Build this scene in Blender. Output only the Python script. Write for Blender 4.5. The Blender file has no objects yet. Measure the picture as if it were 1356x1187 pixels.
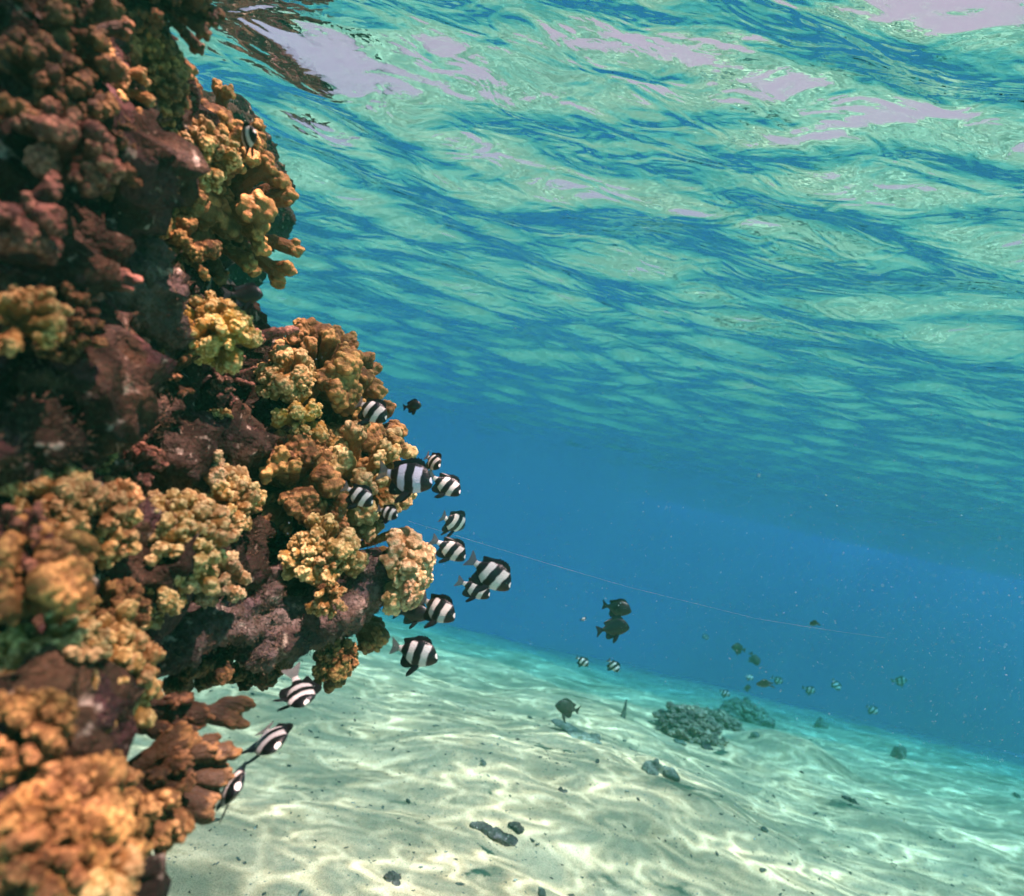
import bpy, bmesh, math, random
import numpy as np
from mathutils import Vector, Matrix, noise, Quaternion
R = math.radians
random.seed(7); rng = np.random.default_rng(7)
scene = bpy.context.scene
C = scene.collection

# ------------------------------------------------------------------ camera
W, H, F = 1356.0, 1187.0, 780.0          # photograph pixels and focal length in pixels
PITCH, TILT = R(3.6), R(12.7)
cd = bpy.data.cameras.new('camera'); cam = bpy.data.objects.new('camera', cd); C.objects.link(cam)
cd.sensor_fit = 'HORIZONTAL'; cd.sensor_width = 36.0; cd.lens = 36.0*F/W
cd.clip_start = 0.02; cd.clip_end = 500
fwd = Vector((0, math.cos(PITCH), math.sin(PITCH))); zp = Vector((0, -math.sin(PITCH), math.cos(PITCH))); X = Vector((1, 0, 0))
CR = math.cos(TILT)*X + math.sin(TILT)*zp
CU = -math.sin(TILT)*X + math.cos(TILT)*zp
cam.matrix_world = Matrix((( CR.x, CU.x, -fwd.x, 0), (CR.y, CU.y, -fwd.y, 0), (CR.z, CU.z, -fwd.z, 0), (0, 0, 0, 1)))
cd.dof.use_dof = True; cd.dof.focus_distance = 1.15; cd.dof.aperture_fstop = 3.6
scene.camera = cam
def ray(px, py): return (fwd + CR*((px-W/2)/F) + CU*((H/2-py)/F)).normalized()
def P(px, py, d): return ray(px, py)*d

# ------------------------------------------------------------------ sky and sun
SUN_EL, SUN_AZ = R(70), R(142)            # azimuth clockwise from +Y
sdir = Vector((math.sin(SUN_AZ)*math.cos(SUN_EL), math.cos(SUN_AZ)*math.cos(SUN_EL), math.sin(SUN_EL)))
world = bpy.data.worlds.new('World'); scene.world = world; world.use_nodes = True
nt = world.node_tree; nt.nodes.clear()
def N(nt, t, **kw):
    n = nt.nodes.new(t)
    for k, v in kw.items():
        if hasattr(n, k) and k not in n.inputs: setattr(n, k, v)
        else: n.inputs[k].default_value = v
    return n
out = N(nt, 'ShaderNodeOutputWorld'); bg = N(nt, 'ShaderNodeBackground', Strength=0.13)
sky = N(nt, 'ShaderNodeTexSky', sky_type='NISHITA', sun_disc=False, sun_elevation=SUN_EL, sun_rotation=SUN_AZ)
tc = N(nt, 'ShaderNodeTexCoord'); cn = N(nt, 'ShaderNodeTexNoise', Scale=1.6, Detail=3.0)
cr = N(nt, 'ShaderNodeValToRGB'); cr.color_ramp.elements[0].position = .25; cr.color_ramp.elements[1].position = .5
mx = N(nt, 'ShaderNodeMix', data_type='RGBA'); mx.inputs[7].default_value = (1.85, 1.08, 1.25, 1)   # thin bright cloud
L = nt.links.new
L(tc.outputs['Generated'], cn.inputs['Vector']); L(cn.outputs[0], cr.inputs[0]); L(cr.outputs[0], mx.inputs[0])
L(sky.outputs[0], mx.inputs[6]); L(mx.outputs[2], bg.inputs[0]); L(bg.outputs[0], out.inputs[0])
sl = bpy.data.lights.new('sun', 'SUN'); sl.energy = 5.0; sl.angle = R(0.6); sl.color = (1.0, .475, .41)
so = bpy.data.objects.new('sun', sl); C.objects.link(so); so.rotation_euler = (-sdir).to_track_quat('-Z', 'Y').to_euler()
vs = scene.view_settings; vs.view_transform = 'Standard'; vs.look = 'None'; vs.gamma = 1; vs.exposure = 2.05; vs.use_white_balance = True; vs.white_balance_temperature = 7000; vs.white_balance_tint = 38; vs.use_curve_mapping = False
cy = scene.cycles
cy.use_denoising = True; cy.volume_bounces = 2; cy.max_bounces = 10; cy.transparent_max_bounces = 24
cy.diffuse_bounces = 3; cy.glossy_bounces = 4; cy.caustics_reflective = True; cy.sample_clamp_indirect = 6.0
cy.use_adaptive_sampling = True; cy.adaptive_threshold = 0.02

# ------------------------------------------------------------------ helpers
def mat(name):
    m = bpy.data.materials.new(name); m.use_nodes = True; m.node_tree.nodes.clear(); return m, m.node_tree
def math_(nt, op, a, b=None, clamp=False):
    n = nt.nodes.new('ShaderNodeMath'); n.operation = op; n.use_clamp = clamp
    for i, v in enumerate((a, b)):
        if v is None: continue
        if isinstance(v, (int, float)): n.inputs[i].default_value = v
        else: nt.links.new(v, n.inputs[i])
    return n.outputs[0]
def ramp(nt, fac, stops, interp='LINEAR'):
    n = nt.nodes.new('ShaderNodeValToRGB'); e = n.color_ramp.elements; n.color_ramp.interpolation = interp
    while len(e) < len(stops): e.new(0.5)
    for i, (p, c) in enumerate(stops): e[i].position = p; e[i].color = (*c, 1) if len(c) == 3 else c
    nt.links.new(fac, n.inputs[0]); return n.outputs[0]
def mixc(nt, fac, a, b, blend='MIX'):
    n = nt.nodes.new('ShaderNodeMix'); n.data_type = 'RGBA'; n.blend_type = blend
    for s, v in ((0, fac), (6, a), (7, b)):
        if isinstance(v, (int, float)): n.inputs[s].default_value = v
        elif isinstance(v, tuple): n.inputs[s].default_value = (*v, 1)
        else: nt.links.new(v, n.inputs[s])
    return n.outputs[2]
def mesh_obj(name, me, m=None, parent=None):
    o = bpy.data.objects.new(name, me); C.objects.link(o)
    if m and not me.materials: me.materials.append(m)
    if parent: o.parent = parent
    return o
def tag(o, label=None, cat=None, group=None, kind=None):
    if label: o['label'] = label
    if cat: o['category'] = cat
    if group: o['group'] = group
    if kind: o['kind'] = kind
    return o
def empty(name, loc=(0, 0, 0)):
    o = bpy.data.objects.new(name, None); C.objects.link(o); o.location = loc; o.empty_display_size = .02; return o
def from_arrays(name, V, Fq, smooth=True):
    me = bpy.data.meshes.new(name)
    V = np.asarray(V, dtype=np.float32); Fq = np.asarray(Fq, dtype=np.int32); k = Fq.shape[1]
    me.vertices.add(len(V)); me.vertices.foreach_set('co', V.ravel())
    me.loops.add(Fq.size); me.loops.foreach_set('vertex_index', Fq.ravel())
    me.polygons.add(len(Fq)); me.polygons.foreach_set('loop_start', np.arange(0, Fq.size, k, dtype=np.int32))
    me.polygons.foreach_set('use_smooth', np.full(len(Fq), smooth)); me.update(calc_edges=True); me.validate(); return me
def grid_mesh(name, xs, ys, zf):
    XX, YY = np.meshgrid(xs, ys); ZZ = zf(XX, YY); n, m = len(xs), len(ys)
    V = np.stack([XX.ravel(), YY.ravel(), ZZ.ravel()], 1); i = np.arange(n*m).reshape(m, n)
    Fq = np.stack([i[:-1, :-1].ravel(), i[:-1, 1:].ravel(), i[1:, 1:].ravel(), i[1:, :-1].ravel()], 1)
    return from_arrays(name, V, Fq)
def spaced(lo, hi, c, fine, growth):
    pos = [c]; s = fine
    while pos[-1] < hi: pos.append(pos[-1]+s); s *= growth if pos[-1] > c+3.5 else 1
    neg = [c]; s = fine
    while neg[-1] > lo: neg.append(neg[-1]-s); s *= growth if neg[-1] < c-3.5 else 1
    return np.array(sorted(set(pos+neg)))
def vnoise(x, y, seed=0):
    """smooth 2-D value noise, arrays in, -1..1 out"""
    def h(i, j): 
        v = np.sin(i*127.1+j*311.7+seed*74.7)*43758.5453; return (v-np.floor(v))*2-1
    i = np.floor(x); j = np.floor(y); u = x-i; v = y-j
    u = u*u*u*(u*(u*6-15)+10); v = v*v*v*(v*(v*6-15)+10)
    return (h(i, j)*(1-u)+h(i+1, j)*u)*(1-v)+(h(i, j+1)*(1-u)+h(i+1, j+1)*u)*v
ico_cache = {}
def ico(sub):
    if sub not in ico_cache:
        b = bmesh.new(); bmesh.ops.create_icosphere(b, subdivisions=sub, radius=1)
        ico_cache[sub] = (np.array([v.co[:] for v in b.verts]), np.array([[v.index for v in f.verts] for f in b.faces])); b.free()
    return ico_cache[sub]
def blob_mesh(name, balls, voxel, smooth=3, sub=2):
    """balls: (x,y,z,r) or (x,y,z,rx,ry,rz) -> one closed skin over all of them"""
    iv, jf = ico(sub); Vs, Fs, n = [], [], 0
    for b in balls:
        c = np.array(b[:3]); r = np.array(b[3:]) if len(b) > 4 else b[3]
        Vs.append(iv*r+c); Fs.append(jf+n); n += len(iv)
    me = from_arrays(name+'_src', np.concatenate(Vs), np.concatenate(Fs))
    o = bpy.data.objects.new('tmp', me); C.objects.link(o)
    m = o.modifiers.new('r', 'REMESH'); m.mode = 'VOXEL'; m.voxel_size = voxel
    if smooth:
        s = o.modifiers.new('s', 'SMOOTH'); s.factor = .5; s.iterations = smooth
    dg = bpy.context.evaluated_depsgraph_get(); dg.update()
    r = bpy.data.meshes.new_from_object(o.evaluated_get(dg)); r.name = name
    bpy.data.objects.remove(o); bpy.data.meshes.remove(me)
    r.polygons.foreach_set('use_smooth', np.full(len(r.polygons), True)); return r
def verts(me):
    a = np.empty(len(me.vertices)*3, np.float32); me.vertices.foreach_get('co', a); return a.reshape(-1, 3)
def normals(me):
    a = np.empty(len(me.vertices)*3, np.float32); me.vertex_normals.foreach_get('vector', a); return a.reshape(-1, 3)
def set_verts(me, V): me.vertices.foreach_set('co', V.astype(np.float32).ravel()); me.update()
def add_attr(me, name, vals):
    a = me.attributes.new(name, 'FLOAT', 'POINT'); a.data.foreach_set('value', np.asarray(vals, np.float32))
def fract(V, scale, octv=4, off=0.0):
    return np.array([noise.fractal(Vector((float(v[0])*scale+off, float(v[1])*scale, float(v[2])*scale)), 1.0, 2.0, octv) for v in V], np.float32)
def displace(me, scale, amp, octv=4, off=0.0):
    V = verts(me); n = normals(me); set_verts(me, V+n*(fract(V, scale, octv, off)*amp)[:, None])

def ridge(me, scale, amp):
    V = verts(me); n = normals(me)
    h = np.array([noise.ridged_multi_fractal(Vector(v)*scale, 1.0, 2.2, 3, .9, 2.0) for v in V.tolist()], np.float32); set_verts(me, V+n*((h-h.mean())*amp)[:, None])

# ------------------------------------------------------------------ materials
def sand_material():
    m, nt = mat('sand'); L = nt.links.new
    tc = N(nt, 'ShaderNodeTexCoord'); o = tc.outputs['Object']
    def nz(s, d=3.0): n = N(nt, 'ShaderNodeTexNoise', Scale=s, Detail=d); L(o, n.inputs['Vector']); return n.outputs[0]
    base = ramp(nt, nz(2.2), [(.3, (.80, .44, .265)), (.7, (.94, .55, .34))])
    grain = ramp(nt, nz(260, 2), [(.33, (.45, .42, .38)), (.5, (1, 1, 1)), (.75, (1.15, 1.12, 1.1))])
    c = mixc(nt, .7, base, grain, 'MULTIPLY')
    v = N(nt, 'ShaderNodeTexVoronoi', Scale=34.0); L(o, v.inputs['Vector'])
    sp = math_(nt, 'MULTIPLY', math_(nt, 'LESS_THAN', v.outputs['Distance'], .16), math_(nt, 'GREATER_THAN', nz(5, 2), .52))
    c = mixc(nt, math_(nt, 'MULTIPLY', sp, .75), c, (.16, .13, .11))
    b1 = N(nt, 'ShaderNodeBump', Strength=.8, Distance=.006); L(nz(220, 4), b1.inputs['Height'])
    b2 = N(nt, 'ShaderNodeBump', Strength=.7, Distance=.025); L(nz(22, 5), b2.inputs['Height']); L(b1.outputs[0], b2.inputs['Normal'])
    p = N(nt, 'ShaderNodeBsdfPrincipled', Roughness=.9); p.inputs['Specular IOR Level'].default_value = .15
    L(c, p.inputs['Base Color']); L(b2.outputs[0], p.inputs['Normal'])
    L(p.outputs[0], N(nt, 'ShaderNodeOutputMaterial').inputs[0]); return m

def water_material():
    """Air-water interface seen from below: mirror beyond the critical angle, clear inside Snell's window.
    Caustics are painted in: a procedural web in the transparency colour patterns the sun on sand and reef."""
    m, nt = mat('water_surface'); L = nt.links.new
    tc = N(nt, 'ShaderNodeTexCoord'); o = tc.outputs['Object']
    # ripples
    mp = N(nt, 'ShaderNodeMapping'); mp.inputs['Scale'].default_value = (1.0, 1.9, 1.0); mp.inputs['Rotation'].default_value = (0, 0, R(12)); L(o, mp.inputs[0])
    n1 = N(nt, 'ShaderNodeTexNoise', Scale=5.0, Detail=1.5, Distortion=1.4); L(mp.outputs[0], n1.inputs['Vector'])
    n2 = N(nt, 'ShaderNodeTexNoise', Scale=17.0, Detail=1.5, Distortion=.8); L(mp.outputs[0], n2.inputs['Vector'])
    n3 = N(nt, 'ShaderNodeTexNoise', Scale=55.0, Detail=1.0); L(mp.outputs[0], n3.inputs['Vector'])
    h = math_(nt, 'ADD', math_(nt, 'ADD', math_(nt, 'MULTIPLY', n1.outputs[0], .015), math_(nt, 'MULTIPLY', n2.outputs[0], .0016)), math_(nt, 'MULTIPLY', n3.outputs[0], .00035))
    b = N(nt, 'ShaderNodeBump', Strength=1.0, Distance=1.0); L(h, b.inputs['Height'])
    fr = N(nt, 'ShaderNodeFresnel', IOR=1.47); L(b.outputs[0], fr.inputs['Normal'])
    gl = N(nt, 'ShaderNodeBsdfGlossy', Roughness=.0); gl.inputs['Color'].default_value = (1, 1, 1, 1); L(b.outputs[0], gl.inputs['Normal'])
    # caustic web painted into the transparency colour, in place of wave focusing
    s2 = N(nt, 'ShaderNodeMapping'); s2.inputs['Scale'].default_value = (.75, 2.0, 0.0); s2.inputs['Rotation'].default_value = (0, 0, R(-14)); L(o, s2.inputs[0])
    wn = N(nt, 'ShaderNodeTexNoise', Scale=2.6, Detail=2.0); L(s2.outputs[0], wn.inputs['Vector'])
    va = N(nt, 'ShaderNodeVectorMath', operation='SUBTRACT'); L(wn.outputs[1], va.inputs[0]); va.inputs[1].default_value = (.5, .5, .5)
    vb = N(nt, 'ShaderNodeVectorMath', operation='SCALE'); L(va.outputs[0], vb.inputs[0]); vb.inputs['Scale'].default_value = .75
    vc = N(nt, 'ShaderNodeVectorMath', operation='ADD'); L(s2.outputs[0], vc.inputs[0]); L(vb.outputs[0], vc.inputs[1])
    chans = []
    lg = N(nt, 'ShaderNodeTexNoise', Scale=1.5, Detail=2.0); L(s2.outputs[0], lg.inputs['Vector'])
    broad = ramp(nt, lg.outputs[0], [(.36, (.56, .56, .56)), (.60, (1.35, 1.35, 1.35))])   # broad bright and dark patches painted in, for light shafts
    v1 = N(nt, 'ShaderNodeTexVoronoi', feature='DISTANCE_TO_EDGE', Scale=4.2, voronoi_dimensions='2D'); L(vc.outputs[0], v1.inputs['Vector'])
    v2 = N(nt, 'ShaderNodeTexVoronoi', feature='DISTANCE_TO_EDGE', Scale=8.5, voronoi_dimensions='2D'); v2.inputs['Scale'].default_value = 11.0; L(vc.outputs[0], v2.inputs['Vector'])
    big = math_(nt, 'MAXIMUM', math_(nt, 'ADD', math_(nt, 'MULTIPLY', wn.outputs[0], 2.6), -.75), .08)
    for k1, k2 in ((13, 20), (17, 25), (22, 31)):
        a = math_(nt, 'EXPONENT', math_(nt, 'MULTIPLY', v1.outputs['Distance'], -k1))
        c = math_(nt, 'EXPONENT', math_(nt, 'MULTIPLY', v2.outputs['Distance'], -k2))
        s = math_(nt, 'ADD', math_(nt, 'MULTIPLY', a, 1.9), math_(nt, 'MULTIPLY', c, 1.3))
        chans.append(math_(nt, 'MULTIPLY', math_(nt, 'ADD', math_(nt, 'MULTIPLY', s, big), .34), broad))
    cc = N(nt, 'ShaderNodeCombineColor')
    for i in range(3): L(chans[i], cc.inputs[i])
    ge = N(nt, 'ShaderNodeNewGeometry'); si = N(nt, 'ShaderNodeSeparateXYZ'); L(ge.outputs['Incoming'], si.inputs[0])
    steep = ramp(nt, math_(nt, 'ABSOLUTE', si.outputs['Z']), [(.76, (0, 0, 0)), (.84, (1, 1, 1))])   # painted web fades out for shallow rays, keeping sky patches plain
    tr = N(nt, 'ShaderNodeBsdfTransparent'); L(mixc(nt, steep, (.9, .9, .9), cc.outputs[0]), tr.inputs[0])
    ms = N(nt, 'ShaderNodeMixShader'); L(fr.outputs[0], ms.inputs[0]); L(tr.outputs[0], ms.inputs[1]); L(gl.outputs[0], ms.inputs[2])
    L(ms.outputs[0], N(nt, 'ShaderNodeOutputMaterial').inputs[0]); return m

def coral_material(name, root, body, tip, bump=1.0, sss=.0):
    m, nt = mat(name); L = nt.links.new
    tc = N(nt, 'ShaderNodeTexCoord'); o = tc.outputs['Object']
    def at(n): a = N(nt, 'ShaderNodeAttribute', attribute_name=n); return a.outputs['Fac']
    oi = N(nt, 'ShaderNodeObjectInfo')
    def nz(s, d=3.0): n = N(nt, 'ShaderNodeTexNoise', Scale=s, Detail=d); L(o, n.inputs['Vector']); return n.outputs[0]
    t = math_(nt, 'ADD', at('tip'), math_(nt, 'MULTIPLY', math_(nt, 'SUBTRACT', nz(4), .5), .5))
    c = ramp(nt, t, [(.05, root), (.5, body), (.82, body), (1.0, tuple(.5*a+.5*b for a, b in zip(body, tip)))])  # body kept dark against the tips, painting in the contrast of sun on them
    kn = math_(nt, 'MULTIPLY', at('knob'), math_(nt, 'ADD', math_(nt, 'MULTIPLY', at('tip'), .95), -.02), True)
    c = mixc(nt, kn, c, tip)  # pale growing tips, their colour raised further to paint sunlit highlights
    v = N(nt, 'ShaderNodeTexVoronoi', Scale=34.0); L(o, v.inputs['Vector'])
    dots = ramp(nt, v.outputs['Distance'], [(.1, (1.25, 1.2, 1.1)), (.35, (.85, .85, .85)), (.65, (.4, .33, .28))])
    c = mixc(nt, .32, c, dots, 'MULTIPLY')
    mot = ramp(nt, nz(13, 5), [(.32, (.5, .5, .48)), (.62, (1.15, 1.15, 1.15))])
    c = mixc(nt, .45, c, mot, 'MULTIPLY')
    hs = N(nt, 'ShaderNodeHueSaturation'); L(c, hs.inputs['Color'])
    L(math_(nt, 'ADD', math_(nt, 'MULTIPLY', oi.outputs['Random'], .45), .78), hs.inputs['Value'])
    L(math_(nt, 'ADD', math_(nt, 'MULTIPLY', oi.outputs['Random'], .02), .49), hs.inputs['Hue'])
    b1 = N(nt, 'ShaderNodeBump', Strength=.35*bump, Distance=.0022); L(v.outputs['Distance'], b1.inputs['Height'])
    b2 = N(nt, 'ShaderNodeBump', Strength=.45*bump, Distance=.006); L(nz(22, 5), b2.inputs['Height']); L(b1.outputs[0], b2.inputs['Normal'])
    p = N(nt, 'ShaderNodeBsdfPrincipled', Roughness=.62); p.inputs['Specular IOR Level'].default_value = .3
    p.inputs['Sheen Weight'].default_value = .25; p.inputs['Sheen Tint'].default_value = (*tip, 1)
    L(hs.outputs[0], p.inputs['Base Color']); L(b2.outputs[0], p.inputs['Normal'])
    L(p.outputs[0], N(nt, 'ShaderNodeOutputMaterial').inputs[0]); return m

def rock_material(name, cols, crust=(.085, .034, .034), crust_amt=.58, scale=1.0):
    m, nt = mat(name); L = nt.links.new
    tc = N(nt, 'ShaderNodeTexCoord'); o = tc.outputs['Object']
    def nz(s, d=4.0, dist=0.): n = N(nt, 'ShaderNodeTexNoise', Scale=s*scale, Detail=d, Distortion=dist); L(o, n.inputs['Vector']); return n.outputs[0]
    c = ramp(nt, nz(9, 5, .5), [(.3, cols[0]), (.5, cols[1]), (.68, cols[2])])
    c = mixc(nt, ramp(nt, nz(14, 3), [(crust_amt, (0, 0, 0)), (crust_amt+.025, (1, 1, 1))]), c, crust)
    c = mixc(nt, ramp(nt, nz(55, 4), [(.62, (0, 0, 0)), (.7, (.8, .8, .8))]), c, (.52, .42, .33))
    c = mixc(nt, .8, c, ramp(nt, nz(160, 4), [(.3, (.35, .32, .3)), (.6, (1.2, 1.2, 1.2))]), 'MULTIPLY')
    b1 = N(nt, 'ShaderNodeBump', Strength=1.0, Distance=.004); L(nz(260, 3), b1.inputs['Height'])
    b2 = N(nt, 'ShaderNodeBump', Strength=1.0, Distance=.014); L(nz(60, 5), b2.inputs['Height']); L(b1.outputs[0], b2.inputs['Normal'])
    p = N(nt, 'ShaderNodeBsdfPrincipled', Roughness=.8); p.inputs['Specular IOR Level'].default_value = .25
    L(c, p.inputs['Base Color']); L(b2.outputs[0], p.inputs['Normal'])
    L(p.outputs[0], N(nt, 'ShaderNodeOutputMaterial').inputs[0]); return m

def plain(name, col, rough=.5, spec=.5, alpha=1.0, var=.25, scale=60):
    m, nt = mat(name); L = nt.links.new
    tc = N(nt, 'ShaderNodeTexCoord'); n = N(nt, 'ShaderNodeTexNoise', Scale=float(scale), Detail=3.0); L(tc.outputs['Object'], n.inputs['Vector'])
    c = ramp(nt, n.outputs[0], [(.3, tuple(x*(1-var) for x in col)), (.7, tuple(min(1, x*(1+var)) for x in col))])
    p = N(nt, 'ShaderNodeBsdfPrincipled', Roughness=rough, Alpha=alpha); p.inputs['Specular IOR Level'].default_value = spec
    L(c, p.inputs['Base Color']); L(p.outputs[0], N(nt, 'ShaderNodeOutputMaterial').inputs[0]); return m

def fish_skin(name, white, black, lean=-.14):
    m, nt = mat(name); L = nt.links.new
    tc = N(nt, 'ShaderNodeTexCoord'); sx = N(nt, 'ShaderNodeSeparateXYZ'); L(tc.outputs['Object'], sx.inputs[0])
    x, z = sx.outputs['X'], sx.outputs['Z']
    n = N(nt, 'ShaderNodeTexNoise', Scale=9.0, Detail=1.0); L(tc.outputs['Object'], n.inputs['Vector'])
    u = math_(nt, 'ADD', math_(nt, 'ADD', x, math_(nt, 'MULTIPLY', z, lean)), math_(nt, 'MULTIPLY', math_(nt, 'SUBTRACT', n.outputs[0], .5), .05))
    u = math_(nt, 'ADD', u, .5)
    B, Wt = black, white
    c = ramp(nt, u, [(0.0, Wt), (.225, Wt), (.245, B), (.37, B), (.39, Wt), (.505, Wt), (.525, B), (.665, B), (.685, Wt), (.80, Wt), (.82, B), (1., B)])
    top = ramp(nt, z, [(.0, (0, 0, 0)), (.215, (0, 0, 0)), (.235, (1, 1, 1))])
    c = mixc(nt, top, c, B)
    spot = N(nt, 'ShaderNodeVectorMath', operation='DISTANCE'); L(tc.outputs['Object'], spot.inputs[0]); spot.inputs[1].default_value = (.475, 0, .055)
    c = mixc(nt, math_(nt, 'LESS_THAN', spot.outputs['Value'], .055), c, tuple(min(1, w*1.15) for w in Wt))
    v = N(nt, 'ShaderNodeTexVoronoi', Scale=32.0); L(tc.outputs['Object'], v.inputs['Vector'])
    b = N(nt, 'ShaderNodeBump', Strength=.15, Distance=.004); L(v.outputs['Distance'], b.inputs['Height'])
    c = mixc(nt, .15, c, ramp(nt, v.outputs['Distance'], [(.1, (1, 1, 1)), (.7, (.6, .62, .66))]), 'MULTIPLY')
    p = N(nt, 'ShaderNodeBsdfPrincipled', Roughness=.38); p.inputs['Specular IOR Level'].default_value = .5
    L(c, p.inputs['Base Color']); L(b.outputs[0], p.inputs['Normal'])
    L(p.outputs[0], N(nt, 'ShaderNodeOutputMaterial').inputs[0]); return m

SAND = sand_material(); WATER = water_material()
CM = {
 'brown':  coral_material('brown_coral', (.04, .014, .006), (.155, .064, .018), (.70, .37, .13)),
 'dark':   coral_material('shaded_dark_brown_coral', (.012, .006, .003), (.05, .021, .009), (.30, .14, .055)),  # dark brown coral, colour deepened further to hold shadow
 'orange': coral_material('orange_coral', (.08, .025, .006), (.31, .13, .025), (1.0, .63, .27)),
 'gold':   coral_material('golden_coral', (.09, .035, .008), (.33, .155, .03), (1.0, .73, .34)),
 'yellow': coral_material('yellow_coral', (.15, .065, .01), (.48, .26, .035), (1.0, .80, .34)),
 'cream':  coral_material('cream_coral', (.18, .08, .03), (.42, .23, .09), (1.0, .74, .42)),
 'pink':   coral_material('pinkish_coral', (.025, .008, .006), (.085, .028, .02), (.46, .20, .13)),  # pinkish coral, darkened so that shade is part of its colour
 'far':    coral_material('grey_brown_coral', (.06, .035, .028), (.19, .115, .085), (.42, .29, .21)),
}
ROCK = rock_material('encrusted_rock', ((.012, .006, .004), (.036, .017, .010), (.12, .062, .034)))  # dark rock, colours lowered again as painted shade among the corals
LEDGE = rock_material('turf_rock', ((.035, .022, .022), (.11, .070, .062), (.24, .17, .14)), (.20, .12, .12), .6)
STONE = rock_material('grey_stone', ((.12, .11, .09), (.25, .23, .19), (.42, .38, .31)), (.22, .2, .13), .58, 2)
BLACK = plain('black_fin', (.006, .006, .009), .45, .4, 1, .2); CLEAR = plain('clear_fin', (.55, .55, .52), .4, .4, .45)
DARKSKIN = plain('charcoal_skin', (.006, .006, .007), .42, .5, 1, .5, 12); BROWNSKIN = plain('brown_skin', (.055, .042, .03), .5, .4, 1, .5, 12)
GREYTAIL = plain('grey_tail', (.16, .16, .16), .45, .4, .7)
SKIN = fish_skin('striped_skin', (.82, .80, .76), (.006, .006, .009)); BLUESKIN = fish_skin('bluish_striped_skin', (.74, .76, .95), (.008, .007, .012), .12)
SILVER = plain('silver_skin', (.22, .25, .24), .3, .6, 1, .3, 20); EYE = plain('eye', (.01, .01, .012), .08, .8, 1, .1)

# ------------------------------------------------------------------ sea floor
GZ = -1.50; SZ = 1.06
def floor_z(x, y):
    z = GZ + .075*vnoise(x*.8, y*.8, 1) + .035*vnoise(x*2.1+y*.6, y*2.6, 2) + .012*vnoise(x*6, y*8, 3)
    w = vnoise(x*1.3, y*1.3, 5)
    z = z + .014*np.sin(y*17+x*5+w*3.2)*(.5+.5*vnoise(x*.9, y*.9, 6)) + .0035*vnoise(x*24, y*24, 7)
    c = P(790, 1010, 3.55); z = z + .17*np.exp(-(((x-c.x)/.85)**2+((y-c.y)/.55)**2)**1.3)      # mound in front of the coral patch
    c = P(1052, 958, 5.9); z = z + .20*np.exp(-(((x-c.x)/.40)**2+((y-c.y)/.36)**2)**1.5)        # smooth hump behind it
    edge = 3.9+.3*vnoise(x*.3, y*0+3, 8)+.12*vnoise(x*1.3, y*0+3, 9)
    t = np.maximum(0, y-edge); z = z - .238*t*t/(t+.8)
    return z
xs = spaced(-14, 26, .6, .022, 1.035); ys = spaced(-5, 30, 3.0, .022, 1.035)
floor = mesh_obj('sand_floor', grid_mesh('sand_floor', xs, ys, floor_z), SAND); tag(floor, kind='structure')

def ground(px, py):
    r = ray(px, py); d = 1.5
    for _ in range(4000):
        p = r*d
        if p.z < float(floor_z(np.array([p.x]), np.array([p.y]))[0]): break
        d += .004
    return r*d, d

# ------------------------------------------------------------------ water surface
random.seed(23)
waves = []
for i in range(46):
    lam = math.exp(random.uniform(math.log(.17), math.log(1.5))); k = 2*math.pi/lam
    th = R(92) + random.gauss(0, .5)
    waves.append((k*math.cos(th), k*math.sin(th), .0071*lam**.98*random.uniform(.5, 1.2), random.uniform(0, 6.28)))
def surf_z(x, y):
    z = np.full_like(x, SZ); wx = .12*vnoise(x*1.1, y*1.1, 11)+.03*vnoise(x*4.3, y*4.3, 13); wy = .12*vnoise(x*1.1, y*1.1, 12)+.03*vnoise(x*4.3, y*4.3, 14)
    for kx, ky, a, ph in waves: z = z + a*np.sin(kx*(x+wx)+ky*(y+wy)+ph)
    return z
xs = spaced(-14, 26, .6, .022, 1.035); ys = spaced(-6, 34, 2.6, .022, 1.035)
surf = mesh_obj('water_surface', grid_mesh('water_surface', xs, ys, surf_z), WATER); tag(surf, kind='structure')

# ------------------------------------------------------------------ the water body
bm = bmesh.new(); bmesh.ops.create_cube(bm, size=1)
for v in bm.verts: v.co = Vector((6+v.co.x*38, 14+v.co.y*38, -4.75+v.co.z*12.1))
me = bpy.data.meshes.new('haze'); bm.to_mesh(me); bm.free()
m, nt = mat('water_haze'); pv = N(nt, 'ShaderNodeVolumePrincipled', Density=.5, Anisotropy=.4)
pv.inputs['Color'].default_value = (.001, .055, .034, 1); pv.inputs['Absorption Color'].default_value = (.07, .755, .905, 1)
nt.links.new(pv.outputs[0], N(nt, 'ShaderNodeOutputMaterial').inputs['Volume'])
haze = mesh_obj('haze', me, m); tag(haze, kind='stuff')

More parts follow.
